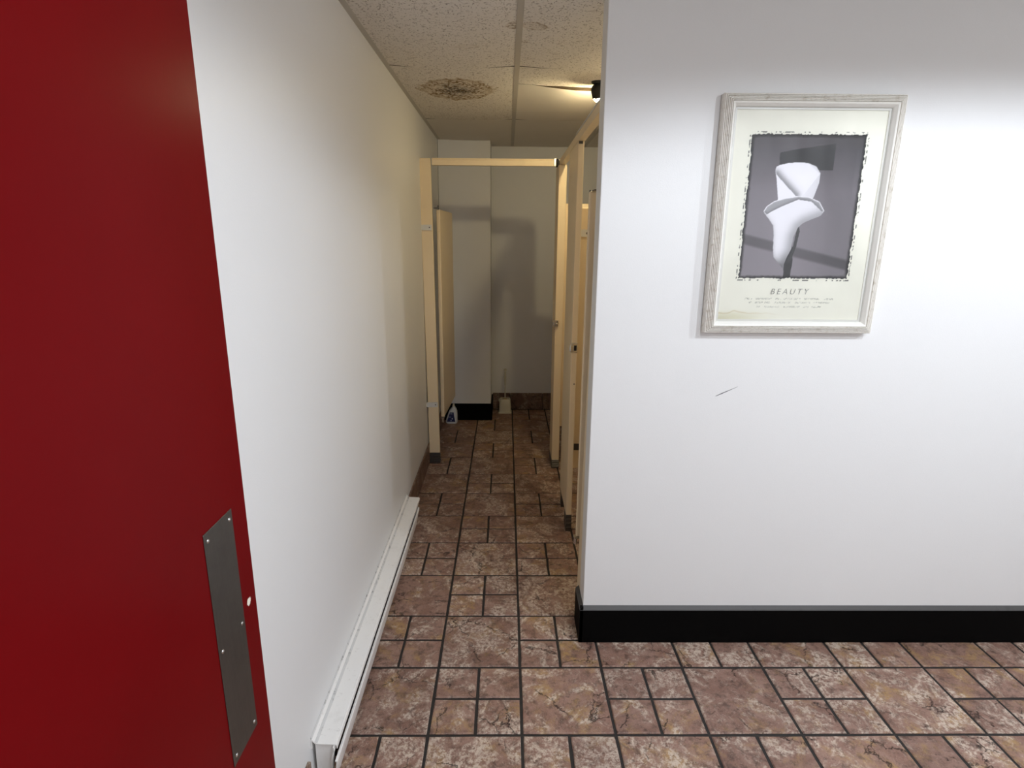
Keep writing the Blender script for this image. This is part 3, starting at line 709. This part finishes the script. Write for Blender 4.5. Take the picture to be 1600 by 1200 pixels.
# tiny worn caption lines, too small to read
for (za, xa, xb) in ((1.3685, .7539, 1.056), (1.3545, .7666, 1.045), (1.3410, .7966, 1.018)):
    r_ = (np.abs(Z - za) < .0027) & (X > xa) & (X < xb)
    word = np.sin(X * 190 + za * 900) + .6 * np.sin(X * 83 + za * 300) > -.75
    C[r_ & word & (rg.rand(*X.shape) > .58)] *= .74
wv_ = 4 * np.sin(X * 95 + 3 * np.sin(Z * 6)) * 0
me = bpy.data.meshes.new('print')
V = np.stack([X - fp.location[0], np.full_like(X, PY - 1.995) + .0010 * np.sin(X * 70 + 2 * np.sin(Z * 7)) * sstep(0, .15, PZ1 - Z), Z - FZ0], -1).reshape(-1, 3)
idx = np.arange(nx * nz).reshape(nz, nx)
F = np.stack([idx[:-1, :-1], idx[:-1, 1:], idx[1:, 1:], idx[1:, :-1]], -1).reshape(-1, 4)
me.vertices.add(len(V)); me.vertices.foreach_set('co', V.ravel())
me.loops.add(F.size); me.loops.foreach_set('vertex_index', F.ravel().astype(np.int32))
me.polygons.add(len(F)); me.polygons.foreach_set('loop_start', np.arange(0, F.size, 4, dtype=np.int32))
me.update(); me.validate()
me.polygons.foreach_set('use_smooth', [True] * len(F))
ca = me.color_attributes.new('print_ink', 'FLOAT_COLOR', 'POINT')
s_ = np.clip(C, 0, 255).reshape(-1, 3) / 255; Lc = np.where(s_ <= .04045, s_ / 12.92, ((s_ + .055) / 1.055) ** 2.4)
ca.data.foreach_set('color', np.concatenate([Lc, np.ones((len(Lc), 1))], 1).ravel().astype(np.float32))
t = NT('printed_paper'); at = t.n('ShaderNodeVertexColor', _layer_name='print_ink'); t.col(at.outputs[0]); me.materials.append(t.set(.45, 0, .3))
pr = link('print', me, fp); pr['label'] = 'black and white calla lily photograph printed on cream paper'
cu = bpy.data.curves.new('lettering', 'FONT'); cu.body = 'BEAUTY'; cu.size = .0275; cu.shear = .22; cu.space_character = 1.42; cu.extrude = .0001; cu.offset = -.00060; cu.resolution_u = 3
cu.materials.append(NT('lettering_grey').col((.15, .14, .145)).set(.6))
_tmp = link('lettering_curve', cu); bpy.context.view_layer.update()
lm = bpy.data.meshes.new_from_object(_tmp.evaluated_get(bpy.context.evaluated_depsgraph_get())); bpy.data.objects.remove(_tmp); bpy.data.curves.remove(cu); lm.name = 'lettering'
lt = link('lettering', lm, fp, (.8365 - fp.location[0], PY - 1.995 - .0016, 1.3835 - FZ0)); lt.rotation_euler = (R(90), 0, 0)
# glazing
t = NT('picture_glazing'); t.t.nodes.remove(t.b)
tr = t.n('ShaderNodeBsdfTransparent'); gl = t.n('ShaderNodeBsdfGlossy', Roughness=.02); fz = t.n('ShaderNodeFresnel', IOR=1.45); mx = t.n('ShaderNodeMixShader')
t.l(fz.outputs[0], mx.inputs[0]); t.l(tr.outputs[0], mx.inputs[1]); t.l(gl.outputs[0], mx.inputs[2]); t.l(mx.outputs[0], t.t.nodes['Material Output'].inputs[0])
rel(MB().box(PX0, PX1, PY - .0065, PY - .0045, PZ0, PZ1), fp).build('glazing', t.m, fp)
rel(MB().box(PX0, PX1, PY + .004, PY + .010, PZ0, PZ1), fp).build('backing_board', paint('backing_card', (.25, .18, .11), .8), fp)
